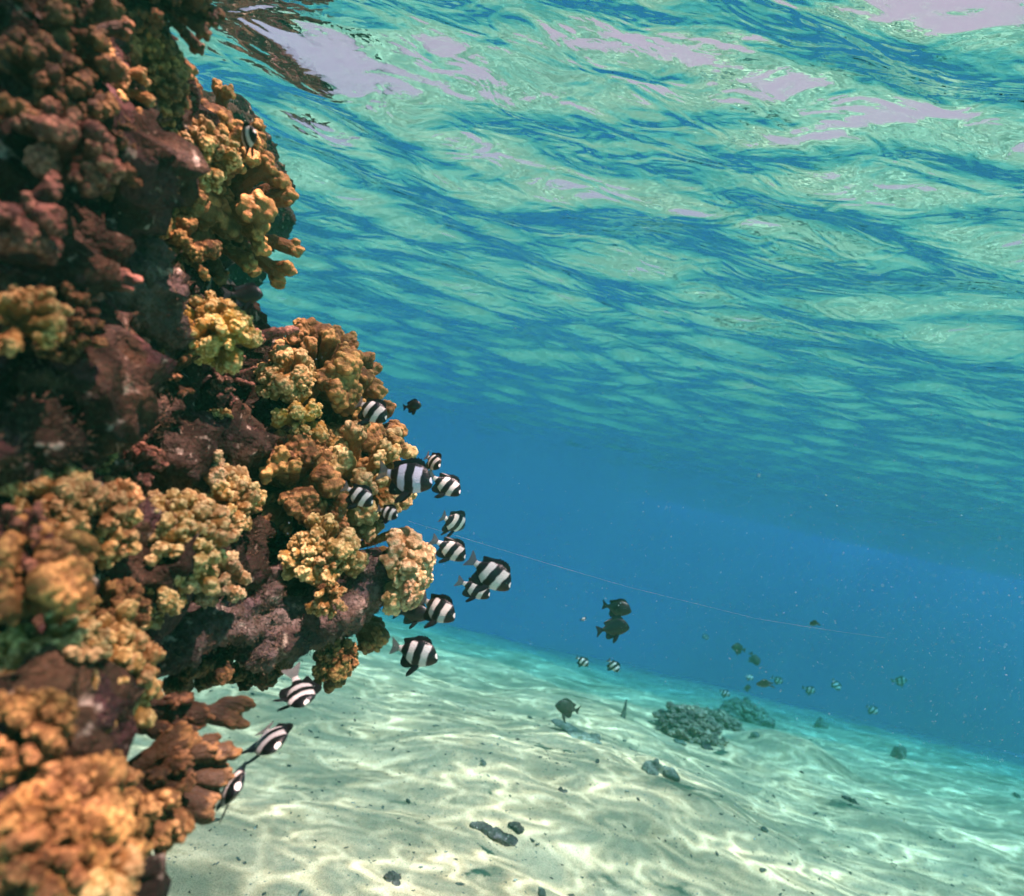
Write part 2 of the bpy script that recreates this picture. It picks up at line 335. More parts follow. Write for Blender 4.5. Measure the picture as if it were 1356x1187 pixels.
# ------------------------------------------------------------------ coral branches
def branch_mesh(name, kind, seed):
    """one branch, root at the origin, growing along +Z, about 1 unit long; knobs are real bumps"""
    r = random.Random(seed); balls = []; knobs = []; kd = []
    def seg(a, b, r0, r1, n=7):
        for i in range(n+1):
            t = i/n; c = a.lerp(b, t); balls.append((*c, r0*(1-t)+r1*t))
    def knobify(c, rad, n, kr, up=-.3):
        for _ in range(n):
            d = Vector((r.gauss(0, 1), r.gauss(0, 1), r.gauss(0, 1))).normalized()
            if d.z < up: d.z = -d.z
            p = Vector(c)+d*rad*.93; s = kr*r.uniform(.7, 1.25); knobs.append((*p, s)); kd.append(d)
    if kind == 'finger':
        bend = Vector((r.uniform(-.12, .12), r.uniform(-.12, .12), .55)); end = Vector((bend.x*1.6, bend.y*1.6, .86))
        seg(Vector((0, 0, -.1)), bend, .12, .135); seg(bend, end, .135, .165)
        tips = [(end, .175)]
        for i in range(r.choice((0, 1, 1, 2))):
            a = r.uniform(0, 6.28); t = r.uniform(.35, .8); b = bend.lerp(end, t); e = b+Vector((math.cos(a)*.26, math.sin(a)*.26, .18))
            seg(b, e, .10, .12, 4); tips.append((e, .13))
        for c, rad in tips: knobify(c, rad*1.03, 13, .058, -.2)
        for i in range(26):
            t = r.random(); c = Vector((0, 0, .1)).lerp(bend, t); knobify(c, .135, 1, .04, -2)
    elif kind == 'cauli':
        seg(Vector((0, 0, -.1)), Vector((0, 0, .4)), .17, .22)
        n = r.choice((6, 7, 8))
        for i in range(n):
            a = i*2.4+r.uniform(-.3, .3); el = .35+.9*(i/n); d = Vector((math.cos(a)*math.cos(el), math.sin(a)*math.cos(el), math.sin(el)))
            c = Vector((0, 0, .4))+d*r.uniform(.36, .5); rad = r.uniform(.15, .21); rad *= .82; seg(Vector((0, 0, .35)), c, .11, rad, 4)
            knobify(c, rad*1.05, 12, .055)
    elif kind == 'lobe':
        seg(Vector((0, 0, -.1)), Vector((0, 0, .35)), .2, .26)
        for i in range(r.choice((3, 4, 5))):
            a = i*1.5+r.uniform(-.4, .4); d = Vector((math.cos(a)*.5, math.sin(a)*.3, r.uniform(.5, 1))).normalized()
            c = Vector((0, 0, .35))+d*r.uniform(.3, .48); rad = r.uniform(.19, .26); seg(Vector((0, 0, .3)), c, .16, rad, 4)
            knobify(c, rad, 12, .07)
    elif kind == 'blade':
        bend = Vector((r.uniform(-.1, .1), 0, .5))
        for i in range(9):
            t = i/8; w = .16+.18*t
            balls.append((bend.x*t*1.5, 0, -.1+.92*t, w, .12, .13))
        for i in range(34):
            a = r.uniform(-.3, 3.44); t = r.uniform(.6, 1); knobs.append((math.cos(a)*.34*t+bend.x, r.uniform(-.11, .11), .6+.3*math.sin(a)*t, .06*r.uniform(.7, 1.3))); kd.append(Vector((math.cos(a), 0, math.sin(a))))
        for i in range(24):
            sg = r.choice((-1, 1)); knobs.append((r.uniform(-.2, .2), sg*.115, r.uniform(0, .7), .045)); kd.append(Vector((0, sg, 0)))
    elif kind == 'spike':
        end = Vector((r.uniform(-.1, .1), r.uniform(-.1, .1), 1)); seg(Vector((0, 0, -.1)), end, .17, .07, 12)
        for i in range(70):
            t = r.random()**.8; c = Vector((0, 0, 0)).lerp(end, t); knobify(c, .16-.09*t, 1, .035, -2)
    me = blob_mesh(name, balls+knobs, .017, 1, 2)
    V = verts(me); me_n = normals(me)
    V = V + me_n*(fract(V, 7, 3, seed)*.018)[:, None]; set_verts(me, V)
    K = np.array(knobs); d = np.full(len(V), 9.0, np.float32)
    mask = np.zeros(len(V), np.float32)
    for i, k in enumerate(K):
        q = (V-k[:3])/k[3]; dn = np.linalg.norm(q, axis=1)
        dr = np.array(kd[i]) if i < len(kd) else np.array((0, 0, 1.0))
        mask = np.maximum(mask, np.where(dn < 1.5, np.clip((q@dr-.25)/.75, 0, 1), 0))
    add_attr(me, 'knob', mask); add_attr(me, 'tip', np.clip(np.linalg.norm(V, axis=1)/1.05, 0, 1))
    return me
LIB = {k: [branch_mesh(f'{k}_branch', k, 10*j+i) for i in range(n)] for j, (k, n) in enumerate((('finger', 4), ('cauli', 3), ('lobe', 3), ('blade', 3), ('spike', 2)))}
matcopies = {}
def lib(kind, i, m):
    key = (kind, i, m.name)
    if key not in matcopies:
        me = LIB[kind][i % len(LIB[kind])].copy(); me.materials.append(m); matcopies[key] = me
    return matcopies[key]

base_cache = {}
def base_mesh(m, seed):
    key = (m.name, seed % 3)
    if key not in base_cache:
        r = random.Random(seed % 3)
        me = blob_mesh('coral_base', [(r.uniform(-.3, .3), r.uniform(-.3, .3), r.uniform(-.25, .1), r.uniform(.3, .5)) for _ in range(9)], .06, 3)
        displace(me, 3, .08, 4, seed); n = len(me.vertices); add_attr(me, 'knob', np.zeros(n)); add_attr(me, 'tip', np.full(n, .12)); me.materials.append(m); base_cache[key] = me
    return base_cache[key]

def colony(px, py, d, size, aim, kinds, tone, n, label, spread=75, ln=.85, base=.42, group='coral colonies growing on the reef wall', name='coral_colony', thick=.86, seed=None, loc=None, cat='coral'):
    """size: radius in photo pixels at distance d; aim: (right, up, toward camera) in the camera's directions"""
    seed = seed if seed is not None else int(px*7+py*13); r = random.Random(seed)
    s = size/F*d; ln = ln*.86
    ax = (CR*aim[0]+CU*aim[1]-ray(px, py)*aim[2]).normalized()
    c = loc if loc is not None else P(px, py, d)
    root = empty(name, c); tag(root, label, cat, group)
    m = CM[tone]; q0 = ax.to_track_quat('Z', 'Y')
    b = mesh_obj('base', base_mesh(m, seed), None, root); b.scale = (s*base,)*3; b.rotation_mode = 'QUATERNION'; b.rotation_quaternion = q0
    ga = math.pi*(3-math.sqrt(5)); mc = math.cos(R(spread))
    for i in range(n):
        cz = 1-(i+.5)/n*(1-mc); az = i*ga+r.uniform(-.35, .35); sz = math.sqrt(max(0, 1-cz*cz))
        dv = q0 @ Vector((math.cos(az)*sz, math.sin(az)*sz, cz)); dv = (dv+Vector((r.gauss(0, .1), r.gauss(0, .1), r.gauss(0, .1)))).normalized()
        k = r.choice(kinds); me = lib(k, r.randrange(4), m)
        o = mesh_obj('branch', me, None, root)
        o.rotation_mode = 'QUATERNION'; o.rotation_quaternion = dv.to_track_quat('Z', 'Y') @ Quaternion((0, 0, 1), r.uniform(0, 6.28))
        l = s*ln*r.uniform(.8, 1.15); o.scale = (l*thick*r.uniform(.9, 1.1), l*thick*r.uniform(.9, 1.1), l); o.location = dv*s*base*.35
    return root

def arms(d, tone, label, lst, name='coral_colony', group='coral colonies growing on the reef wall'):
    """branches laid one by one: (kind, root x, root y, tip x, tip y, width factor, extra depth at the tip)"""
    r = random.Random(int(lst[0][1]*3+lst[0][2])); c = P(lst[0][1], lst[0][2], d); root = empty(name, c); tag(root, label, 'coral', group); m = CM[tone]
    for k, x0, y0, x1, y1, w, dd in lst:
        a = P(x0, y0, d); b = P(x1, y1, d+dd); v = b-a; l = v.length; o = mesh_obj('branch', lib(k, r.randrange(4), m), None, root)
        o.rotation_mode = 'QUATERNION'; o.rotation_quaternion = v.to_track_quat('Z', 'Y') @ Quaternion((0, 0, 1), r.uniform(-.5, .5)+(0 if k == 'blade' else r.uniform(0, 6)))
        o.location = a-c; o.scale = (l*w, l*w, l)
    return root

# ------------------------------------------------------------------ reef rock
def px_balls(lst): return [(*P(x, y, d+r/F*d*.9), r/F*d) for x, y, r, d in lst]
core = px_balls([
 (40, 20, 110, .80), (110, 130, 110, .82), (30, 200, 130, .66), (160, 250, 62, .96), (255, 270, 55, 1.06), (120, 330, 80, .84), (30, 330, 120, .62),
 (190, 400, 80, .86), (120, 460, 110, .78), (40, 500, 120, .62), (260, 470, 80, .92), (330, 540, 80, .98), (400, 590, 80, 1.03),
 (230, 580, 110, .86), (120, 610, 120, .76), (330, 660, 110, .96), (430, 680, 70, 1.02), (220, 720, 120, .82), (100, 760, 120, .68),
 (400, 745, 80, .97), (300, 790, 90, .88), (200, 820, 64, .80), (70, 850, 80, .62), (0, 945, 95, .55), (-30, 1075, 100, .50),
 (-160, 100, 200, .7), (-180, 400, 230, .6), (-200, 700, 240, .6), (-190, 1000, 200, .55), (-210, 1300, 230, .55), (-80, 880, 110, .8), (-350, 1250, 300, .9),
 ])
core += px_balls([(300, 275, 58, 2.15), (338, 285, 40, 2.2), (285, 350, 58, 2.2), (250, 250, 70, 2.05), (345, 245, 36, 2.1), (330, 215, 40, 2.1), (300, 180, 40, 2.1)])
back = []
for x, y, z, rr in [(-1.35, .55, .2, .5), (-1.5, .6, -.4, .6), (-1.6, .5, -1.1, .7), (-1.3, .35, -1.3, .5), (-1.15, .9, .1, .35), (-1.3, .8, .55, .35)]:
    back.append((x, y, z, rr))
me = blob_mesh('reef_rock', core+back, .011, 6, 3)
displace(me, 7, .045, 5, 3); displace(me, 24, .022, 4, 9); ridge(me, 30, .014); displace(me, 90, .007, 3, 5)
rock = mesh_obj('reef_rock', me, ROCK); tag(rock, 'massive dark reddish brown reef rock face rising along the left side under the corals', 'reef rock')

def rock_piece(balls, label, m, name='rock_ledge', amp=1.0, vox=.006, cat='rock', group=None):
    c = Vector(balls[0][:3]); me = blob_mesh(name, [(b[0]-c.x, b[1]-c.y, b[2]-c.z, *b[3:]) for b in balls], vox, 4, 3)
    displace(me, 14, .026*amp, 4, c.x*9); ridge(me, 38, .009*amp); displace(me, 60, .007*amp, 3, 4)
    if vox < .007: displace(me, 150, .0035*amp, 2, 2)
    o = mesh_obj(name, me, m); o.location = c; tag(o, label, cat, group); return o
rock_piece(px_balls([(480, 775, 34, .90), (450, 800, 36, .89), (415, 825, 36, .88), (375, 845, 34, .87), (500, 775, 22, .90), (350, 860, 28, .86), (330, 840, 34, .88)]), 'purplish grey turf covered ledge shaped like a tongue below the outer corals', LEDGE)
rock_piece(px_balls([(340, 790, 30, .84), (310, 815, 32, .83), (270, 830, 34, .82), (230, 835, 30, .80), (350, 770, 20, .85)]), 'rough purplish grey rock knob left of the tongue shaped ledge', LEDGE)
rock_piece(px_balls([(180, 360, 30, .74), (200, 395, 36, .74), (215, 430, 30, .76), (150, 400, 36, .72), (195, 335, 16, .74), (110, 420, 34, .70), (205, 470, 26, .78)]), 'rough speckled turf rock between the long finger coral and the small yellow coral', LEDGE, 'turf_rock')
rock_piece(px_balls([(90, 490, 30, .64), (120, 500, 22, .66), (60, 510, 26, .62), (150, 530, 22, .70), (200, 560, 26, .74), (215, 540, 18, .75)]), 'pitted dark rock with pale edges left of centre in the reef', ROCK, 'turf_rock')
rock_piece(px_balls([(20, 590, 34, .58), (60, 595, 30, .59), (100, 600, 26, .62), (140, 610, 22, .66), (-20, 590, 36, .57)]), 'mottled brown rock shelf above the bright orange coral', ROCK, 'turf_rock')

# algal turf: tufts of short fronds, far too many to count, rooted on the bare rock
turf_src = [o for o in scene.objects if o.type == 'MESH' and o.name.split('.')[0] in ('reef_rock', 'rock_ledge', 'turf_rock')]
Vt, Ft, n = [], [], 0
for o in turf_src:
    V = verts(o.data)+np.array(o.location); Nn = normals(o.data)
    keep = np.where((np.einsum('ij,ij->i', V, Nn) < 0) & (V[:, 1] > .1) & (np.linalg.norm(V, axis=1) > .35) & (np.linalg.norm(V, axis=1) < 1.6))[0]
    cnt = min(len(keep), 13000 if o.name == 'reef_rock' else 2200); pick = rng.choice(keep, cnt, replace=False)
    for i in pick:
        for _ in range(2):
            b = V[i]+rng.normal(0, .002, 3); d = Nn[i]+rng.normal(0, .55, 3); d /= np.linalg.norm(d); l = .0045*math.exp(rng.normal(0, .4)); w = .0006
            q = np.cross(d, (.3, .5, .8)); q /= np.linalg.norm(q); r2 = np.cross(d, q)
            Vt += [b+q*w, b-q*.5*w+r2*.87*w, b-q*.5*w-r2*.87*w, b+d*l]; Ft += [(n, n+1, n+3), (n+1, n+2, n+3), (n+2, n, n+3)]; n += 4
turf = mesh_obj('algae_turf', from_arrays('algae_turf', Vt, Ft), plain('turf', (.17, .10, .065), .8, .2, 1, .6, 25)); tag(turf, kind='stuff')

# ------------------------------------------------------------------ the colonies, top to bottom
Fg, Ca, Lo, Bl, Sp = 'finger', 'cauli', 'lobe', 'blade', 'spike'
colony(225, 262, .98, 62, (.4, .0, .85), [Fg, Fg, Lo], 'brown', 20, 'brown finger coral between the dark blade coral and the large finger coral', 84, 1.15, .45)
arms(.98, 'brown', 'large brown finger coral bristling to the right near the water surface', [(Fg, 292, 268, 364, 220, 1.0, -.01), (Fg, 300, 280, 391, 272, .85, .0), (Fg, 282, 300, 352, 312, 1.05, -.05), (Fg, 312, 306, 396, 319, .8, .02), (Fg, 300, 310, 376, 364, .8, .0),
 (Fg, 275, 312, 338, 352, 1.0, -.03), (Fg, 268, 305, 302, 372, .95, .0), (Fg, 262, 285, 280, 228, 1.0, -.05), (Fg, 285, 262, 322, 205, .95, .0), (Fg, 300, 270, 372, 248, .85, .04), (Fg, 270, 290, 320, 280, 1.2, -.09), (Lo, 262, 292, 292, 262, 1.3, -.07),
 (Fg, 255, 300, 240, 350, 1.0, -.03), (Fg, 250, 290, 215, 320, 1.0, -.02), (Lo, 262, 300, 270, 335, 1.2, -.05), (Fg, 300, 290, 345, 285, 1.1, -.05)])
arms(.97, 'brown', 'brown knobbed coral crown on top of the large finger coral', [(Fg, 278, 190, 262, 112, .75, .0), (Fg, 290, 185, 305, 122, .85, .0), (Fg, 300, 190, 345, 160, .9, .0), (Lo, 300, 200, 358, 192, .8, .0), (Lo, 285, 190, 300, 160, 1.3, -.05), (Fg, 300, 205, 356, 215, .85, .0), (Fg, 270, 195, 240, 150, .9, .0), (Ca, 285, 195, 325, 185, 1.1, -.06), (Lo, 275, 200, 270, 165, 1.2, -.04)])
colony(262, 205, .88, 46, (.1, .2, .9), [Lo, Ca], 'gold', 9, 'pale golden lobed coral in front of the large brown finger coral', 70, .95)
colony(60, 45, .72, 70, (.75, .1, .4), [Bl, Fg], 'dark', 12, 'dark coral clump in the top left corner', 75, 1.0)
arms(.80, 'brown', 'long brown coral fingers reaching right under the top edge', [(Fg, 105, 22, 258, 78, .55, .06), (Fg, 120, 60, 215, 112, .7, .05), (Lo, 90, 20, 190, 30, .5, .02)])
colony(205, -5, .85, 62, (.5, -.3, .5), [Bl, Fg, Ca], 'dark', 14, 'dark coral clump cut by the top edge', 80, .9)
colony(180, 100, .85, 52, (.6, .4, .5), [Lo, Ca], 'brown', 12, 'dark brown rounded coral knobs below the long top fingers', 75, .9)
colony(125, 105, .76, 48, (.5, .3, .6), [Ca, Fg], 'orange', 10, 'small coral with orange lit tips near the top left', 75, .9)
colony(55, 130, .66, 62, (.4, .3, .7), [Fg, Ca], 'dark', 14, 'dark brown coral thicket at the left edge near the top', 78, .9)
colony(80, 215, .62, 58, (.6, .2, .6), [Lo, Ca], 'pink', 10, 'dark purplish pink lobed coral on the upper left', 75, .9)
colony(160, 170, .82, 52, (.4, .5, .6), [Fg, Sp, Ca], 'pink', 14, 'reddish rough coral left of the golden lobed coral', 80, .85)
arms(.80, 'dark', 'dark blade coral pointing right with a pale rim', [(Bl, 110, 300, 222, 252, .5, -.03), (Fg, 120, 310, 190, 290, .6, .0)])
colony(175, 300, .83, 44, (.5, -.1, .7), [Ca, Lo], 'orange', 9, 'small orange coral under the dark blade coral', 70, .9)
colony(240, 330, .86, 42, (.2, .0, .9), [Lo, Fg], 'brown', 10, 'round brown coral knobs below the large finger coral', 75, .9)
colony(15, 290, .58, 50, (.7, .1, .5), [Fg, Lo], 'pink', 8, 'pinkish coral fingers at the left edge', 60, 1.0)
arms(.60, 'pink', 'long reddish pink coral finger lying across the left side', [(Fg, -40, 325, 168, 368, .5, .06), (Fg, -30, 350, 120, 385, .5, .04)])
colony(20, 430, .56, 50, (.5, .2, .7), [Ca, Fg], 'orange', 10, 'orange brown coral at the left edge above the mottled shelf', 75, .9)
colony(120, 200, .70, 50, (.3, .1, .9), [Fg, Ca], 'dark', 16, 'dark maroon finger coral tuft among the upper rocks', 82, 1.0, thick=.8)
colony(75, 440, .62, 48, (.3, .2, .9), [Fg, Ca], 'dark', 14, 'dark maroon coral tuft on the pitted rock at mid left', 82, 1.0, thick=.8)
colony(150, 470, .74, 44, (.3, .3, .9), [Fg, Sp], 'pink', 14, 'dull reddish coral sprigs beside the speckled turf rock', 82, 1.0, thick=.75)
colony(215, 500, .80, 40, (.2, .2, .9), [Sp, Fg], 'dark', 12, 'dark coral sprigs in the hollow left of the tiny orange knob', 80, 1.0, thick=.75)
colony(300, 500, .88, 36, (.2, .3, .9), [Ca, Sp], 'pink', 11, 'reddish coral sprigs under the small yellow coral', 80, 1.0, thick=.8)
colony(170, 620, .75, 40, (.1, .4, .9), [Fg, Ca], 'pink', 12, 'reddish brown coral sprigs above the fan shaped coral', 80, 1.0, thick=.8)
colony(20, 720, .55, 44, (.4, .3, .8), [Ca, Fg], 'pink', 12, 'reddish coral sprigs at the left edge above the stubby blades', 80, 1.0, thick=.8)
colony(288, 446, .82, 52, (.1, .15, .95), [Ca, Lo], 'yellow', 12, 'small bright yellow knobbed coral on the middle of the reef', 82, .95, .5)
arms(.90, 'pink', 'rough pointed coral spike beside the small yellow coral', [(Sp, 300, 450, 392, 436, .75, .02), (Lo, 300, 455, 350, 440, .8, .0)])
colony(380, 505, .95, 46, (.2, .5, .8), [Ca, Lo], 'gold', 13, 'golden coral clump with round pale knobs below the spike', 80, .95)
colony(395, 555, .94, 40, (.25, .0, .9), [Ca, Lo], 'yellow', 7, 'little yellow orange coral knobs left of the big outer coral', 70, .95)
colony(418, 512, 1.04, 76, (.45, .8, .35), [Fg, Fg, Lo], 'brown', 22, 'brown finger coral forming the peak of the outer reef', 68, 1.0)
colony(440, 590, 1.06, 82, (.8, .25, .5), [Fg, Fg, Lo], 'brown', 34, 'big brown branching coral behind the striped fish', 84, .95, .55)
colony(470, 640, 1.00, 80, (.75, -.05, .65), [Fg, Fg, Lo], 'gold', 24, 'golden brown coral with blunt knobs next to the open water', 80, .95)
colony(390, 650, .95, 72, (.3, .2, .9), [Fg, Fg, Lo], 'brown', 22, 'tan coral clump in the middle of the outer reef', 80, .95)
colony(355, 600, .95, 42, (.1, .5, .8), [Fg, Ca], 'pink', 11, 'pinkish brown coral knobs on the dark hollow', 75, .9)
colony(290, 560, .86, 22, (.1, .3, .9), [Ca], 'orange', 5, 'tiny bright orange coral knob in the dark hollow', 70, .95)
colony(260, 620, .82, 40, (.1, .6, .75), [Fg, Lo], 'cream', 11, 'pale striped coral tuft above the domed coral', 60, .95)
colony(290, 680, .84, 58, (.25, .65, .7), [Bl, Lo, Ca], 'gold', 12, 'tan domed coral with upright lobes', 62, 1.0)
colony(130, 610, .68, 24, (.2, .5, .8), [Ca], 'yellow', 5, 'tiny yellow coral on the edge of the mottled shelf', 70, .95)
colony(60, 672, .62, 52, (.1, .5, .9), [Ca, Lo], 'orange', 14, 'bright orange knobbed coral near the left edge', 80, .95)
colony(125, 690, .66, 58, (.15, .35, .9), [Ca, Ca, Lo], 'orange', 16, 'bright orange coral with pale tips right of its twin', 80, .95)
colony(228, 722, .74, 66, (.1, .4, .9), [Ca, Ca, Fg], 'gold', 20, 'fan shaped golden coral with pale knobby rim', 78, 1.0)
colony(30, 800, .56, 75, (.4, .75, .5), [Bl, Lo], 'brown', 7, 'stubby tan coral blades at the left edge', 50, 1.15)
colony(205, 785, .72, 42, (.0, -.1, 1), [Lo, Ca], 'gold', 11, 'small pale orange coral lobes under the fan shaped coral', 78, .95)
colony(292, 765, .79, 36, (.2, -.1, .95), [Lo], 'cream', 9, 'cream white coral lobes beside the turf rock knob', 78, .95)
colony(130, 815, .66, 48, (.3, .1, .9), [Ca, Fg], 'brown', 13, 'brown coral with whitish tips between the fan shaped coral and the large lower one', 80, .95)
colony(425, 735, .88, 54, (.2, .3, .9), [Ca, Lo], 'gold', 14, 'golden coral mound above the tongue shaped ledge', 80, .95)
colony(430, 780, .84, 34, (.1, -.6, .8), [Ca, Fg], 'orange', 8, 'orange coral knobs hanging over the tongue shaped ledge', 60, 1.0)
arms(.97, 'gold', 'tan coral arm reaching out to the pale rounded coral', [(Fg, 470, 735, 560, 728, .6, .0), (Lo, 480, 750, 545, 745, .8, .0), (Fg, 470, 725, 525, 715, .7, .03)])
arms(.93, 'cream', 'pale rounded coral at the outer tip of the reef', [(Lo, 520, 750, 566, 722, 1.15, -.03), (Lo, 522, 752, 572, 750, 1.1, -.02), (Lo, 520, 748, 535, 700, 1.0, .0), (Ca, 520, 745, 545, 725, 1.2, -.06), (Ca, 525, 755, 550, 765, 1.1, -.05), (Lo, 525, 760, 570, 775, .9, .0)])
arms(.93, 'cream', 'pale lobed coral hanging just below the outer tip', [(Lo, 520, 765, 552, 800, 1.2, -.02), (Lo, 515, 770, 530, 806, 1.1, -.03), (Ca, 520, 770, 560, 790, 1.1, -.03)])
arms(.98, 'brown', 'shaded brown coral lobes below the ledge facing the water', [(Lo, 465, 815, 508, 858, .8, .0), (Bl, 455, 820, 490, 846, .9, .02), (Lo, 470, 805, 505, 835, .8, .03)])
colony(430, 865, .95, 44, (.5, -.7, .35), [Lo, Fg, Ca], 'brown', 11, 'brown coral knobs hanging from the underside of the ledge', 70, .95)
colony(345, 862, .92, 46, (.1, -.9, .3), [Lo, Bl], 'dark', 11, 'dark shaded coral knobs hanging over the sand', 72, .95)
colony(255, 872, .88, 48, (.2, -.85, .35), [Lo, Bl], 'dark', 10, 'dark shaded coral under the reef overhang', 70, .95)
colony(60, 880, .58, 62, (.45, .35, .8), [Ca, Fg, Ca], 'gold', 18, 'golden brown coral low at the left edge', 80, .95)
colony(115, 905, .64, 70, (.6, .25, .7), [Ca, Ca, Fg], 'orange', 22, 'large orange brown coral on the lower left reef', 80, 1.0)
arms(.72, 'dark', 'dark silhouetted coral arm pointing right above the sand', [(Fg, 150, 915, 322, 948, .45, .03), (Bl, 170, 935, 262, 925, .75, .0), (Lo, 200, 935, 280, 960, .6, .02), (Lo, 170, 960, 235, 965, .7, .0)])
colony(30, 965, .50, 52, (.5, .2, .8), [Lo, Ca], 'brown', 10, 'blurred dull brown coral close to the camera', 78, .95)
arms(.70, 'dark', 'dark brown lobed coral arm over the sand beside the narrow fish', [(Lo, 160, 1030, 262, 965, .6, .0), (Ca, 180, 1030, 315, 1005, .6, .02), (Lo, 190, 1040, 290, 1072, .6, .01), (Ca, 170, 1045, 262, 1020, .7, -.03), (Fg, 150, 1030, 230, 1000, .7, .0)])
colony(85, 1035, .58, 58, (.55, .2, .8), [Ca, Fg], 'brown', 18, 'tan coral with pale tips in the lower left', 80, .95)
arms(.66, 'brown', 'drooping brown coral lobes at the bottom left above the sand', [(Bl, 150, 1040, 160, 1150, .6, .0), (Ca, 165, 1045, 215, 1140, .7, -.02), (Lo, 175, 1050, 245, 1115, .65, .0), (Ca, 160, 1050, 205, 1105, .8, -.05), (Lo, 120, 1050, 150, 1110, .7, .0)])
colony(60, 1110, .50, 72, (.5, .1, .8), [Ca, Ca, Lo], 'brown', 20, 'blurred orange brown coral in the bottom left corner', 82, .95)
colony(95, 1130, .54, 66, (.6, .1, .75), [Ca, Fg], 'brown', 16, 'tan brown coral with rough knobs just above the bottom edge', 80, .95)
colony(110, 1185, .50, 50, (.6, .0, .7), [Ca, Lo], 'gold', 12, 'golden coral cut by the bottom edge', 80, .95)

# ------------------------------------------------------------------ fish
TOP = [(.500, -.02, -.055, .0), (.475, .055, -.09, .035), (.43, .14, -.13, .062), (.36, .225, -.175, .085), (.25, .27, -.225, .102), (.12, .285, -.262, .108), (-.02, .245, -.25, .098),
       (-.12, .19, -.195, .075), (-.20, .125, -.135, .05), (-.26, .085, -.085, .03), (-.30, .062, -.062, .02), (-.345, .06, -.06, .014)]
def interp(x, col):
    pts = sorted((p[0], p[col]) for p in TOP); return float(np.interp(x, [p[0] for p in pts], [p[1] for p in pts]))
def fish_body():
    M_, V, Fc = 22, [], []
    xs = np.concatenate([np.linspace(-.345, .42, 26), np.linspace(.435, .5, 7)])
    for x in xs:
        zt, zb, t = interp(x, 1), interp(x, 2), max(.004, interp(x, 3)); c, h = (zt+zb)/2, (zt-zb)/2
        for k in range(M_):
            a = 2*math.pi*k/M_; s = math.sin(a); co = math.cos(a)
            V.append((x, t*co*(1-.35*abs(s)**3), c+h*s))
    n = len(xs)
    for i in range(n-1):
        for k in range(M_):
            Fc.append((i*M_+k, i*M_+(k+1) % M_, (i+1)*M_+(k+1) % M_, (i+1)*M_+k))
    me = bpy.data.meshes.new('body'); me.from_pydata(V, [], Fc+[tuple(range(M_))[::-1], tuple((n-1)*M_+k for k in range(M_))])
    me.polygons.foreach_set('use_smooth', np.full(len(me.polygons), True)); me.update(); return me
def fin(name, pts, th=.009, rays=0):
    """flat fin in the XZ plane with a thin edge; pts go round its outline"""
    bm = bmesh.new(); cx = sum(p[0] for p in pts)/len(pts); cz = sum(p[1] for p in pts)/len(pts)
    a = [bm.verts.new((x, 0, z)) for x, z in pts]
    cl, crr = bm.verts.new((cx, th, cz)), bm.verts.new((cx, -th, cz))
    for i in range(len(a)):
        j = (i+1) % len(a); bm.faces.new((a[i], a[j], cl)); bm.faces.new((a[j], a[i], crr))
    me = bpy.data.meshes.new(name); bm.to_mesh(me); bm.free(); return me
BODY = fish_body()
dors = [(x, interp(x, 1)-.03) for x in np.linspace(-.25, .32, 8)]
DORSAL = dors + [(.33, .25), (.30, .30), (.26, .345), (.235, .335), (.21, .375), (.185, .35), (.15, .38), (.125, .35), (.09, .37), (.06, .345), (.03, .355), (-.02, .315), (-.08, .288), (-.14, .265), (-.20, .245), (-.265, .222), (-.28, .195), (-.25, .14), (-.245, .12)]
ANAL = [(x, interp(x, 2)+.03) for x in np.linspace(-.24, .06, 6)] + [(.05, -.27), (.0, -.30), (-.06, -.325), (-.13, -.345), (-.20, -.34), (-.25, -.30), (-.255, -.23), (-.24, -.15)]
TAIL = [(-.32, .05), (-.38, .085), (-.44, .135), (-.5, .175), (-.525, .17), (-.505, .1), (-.49, .04), (-.485, 0), (-.49, -.04), (-.505, -.1), (-.525, -.17), (-.5, -.175), (-.44, -.135), (-.38, -.085), (-.32, -.05)]
PELV = [(.17, -.2), (.13, -.3), (.07, -.39), (.0, -.455), (-.05, -.475), (-.065, -.43), (-.02, -.33), (.05, -.22)]
PECT = [(.24, -.02), (.16, .035), (.07, .03), (.03, -.03), (.05, -.09), (.13, -.11), (.22, -.08)]
MESH = {'dorsal': fin('dorsal_fin', DORSAL, .016), 'anal': fin('anal_fin', ANAL, .014), 'tail': fin('tail_fin', TAIL, .012), 'pelvic': fin('pelvic_fin', PELV, .014), 'pectoral': fin('pectoral_fin', PECT, .004)}
eb = bmesh.new(); bmesh.ops.create_uvsphere(eb, u_segments=14, v_segments=10, radius=.036)
for v in eb.verts: v.co.y *= .5
EYEM = bpy.data.meshes.new('eye'); eb.to_mesh(EYEM); eb.free(); EYEM.materials.append(EYE)
for p_ in EYEM.polygons: p_.use_smooth = True
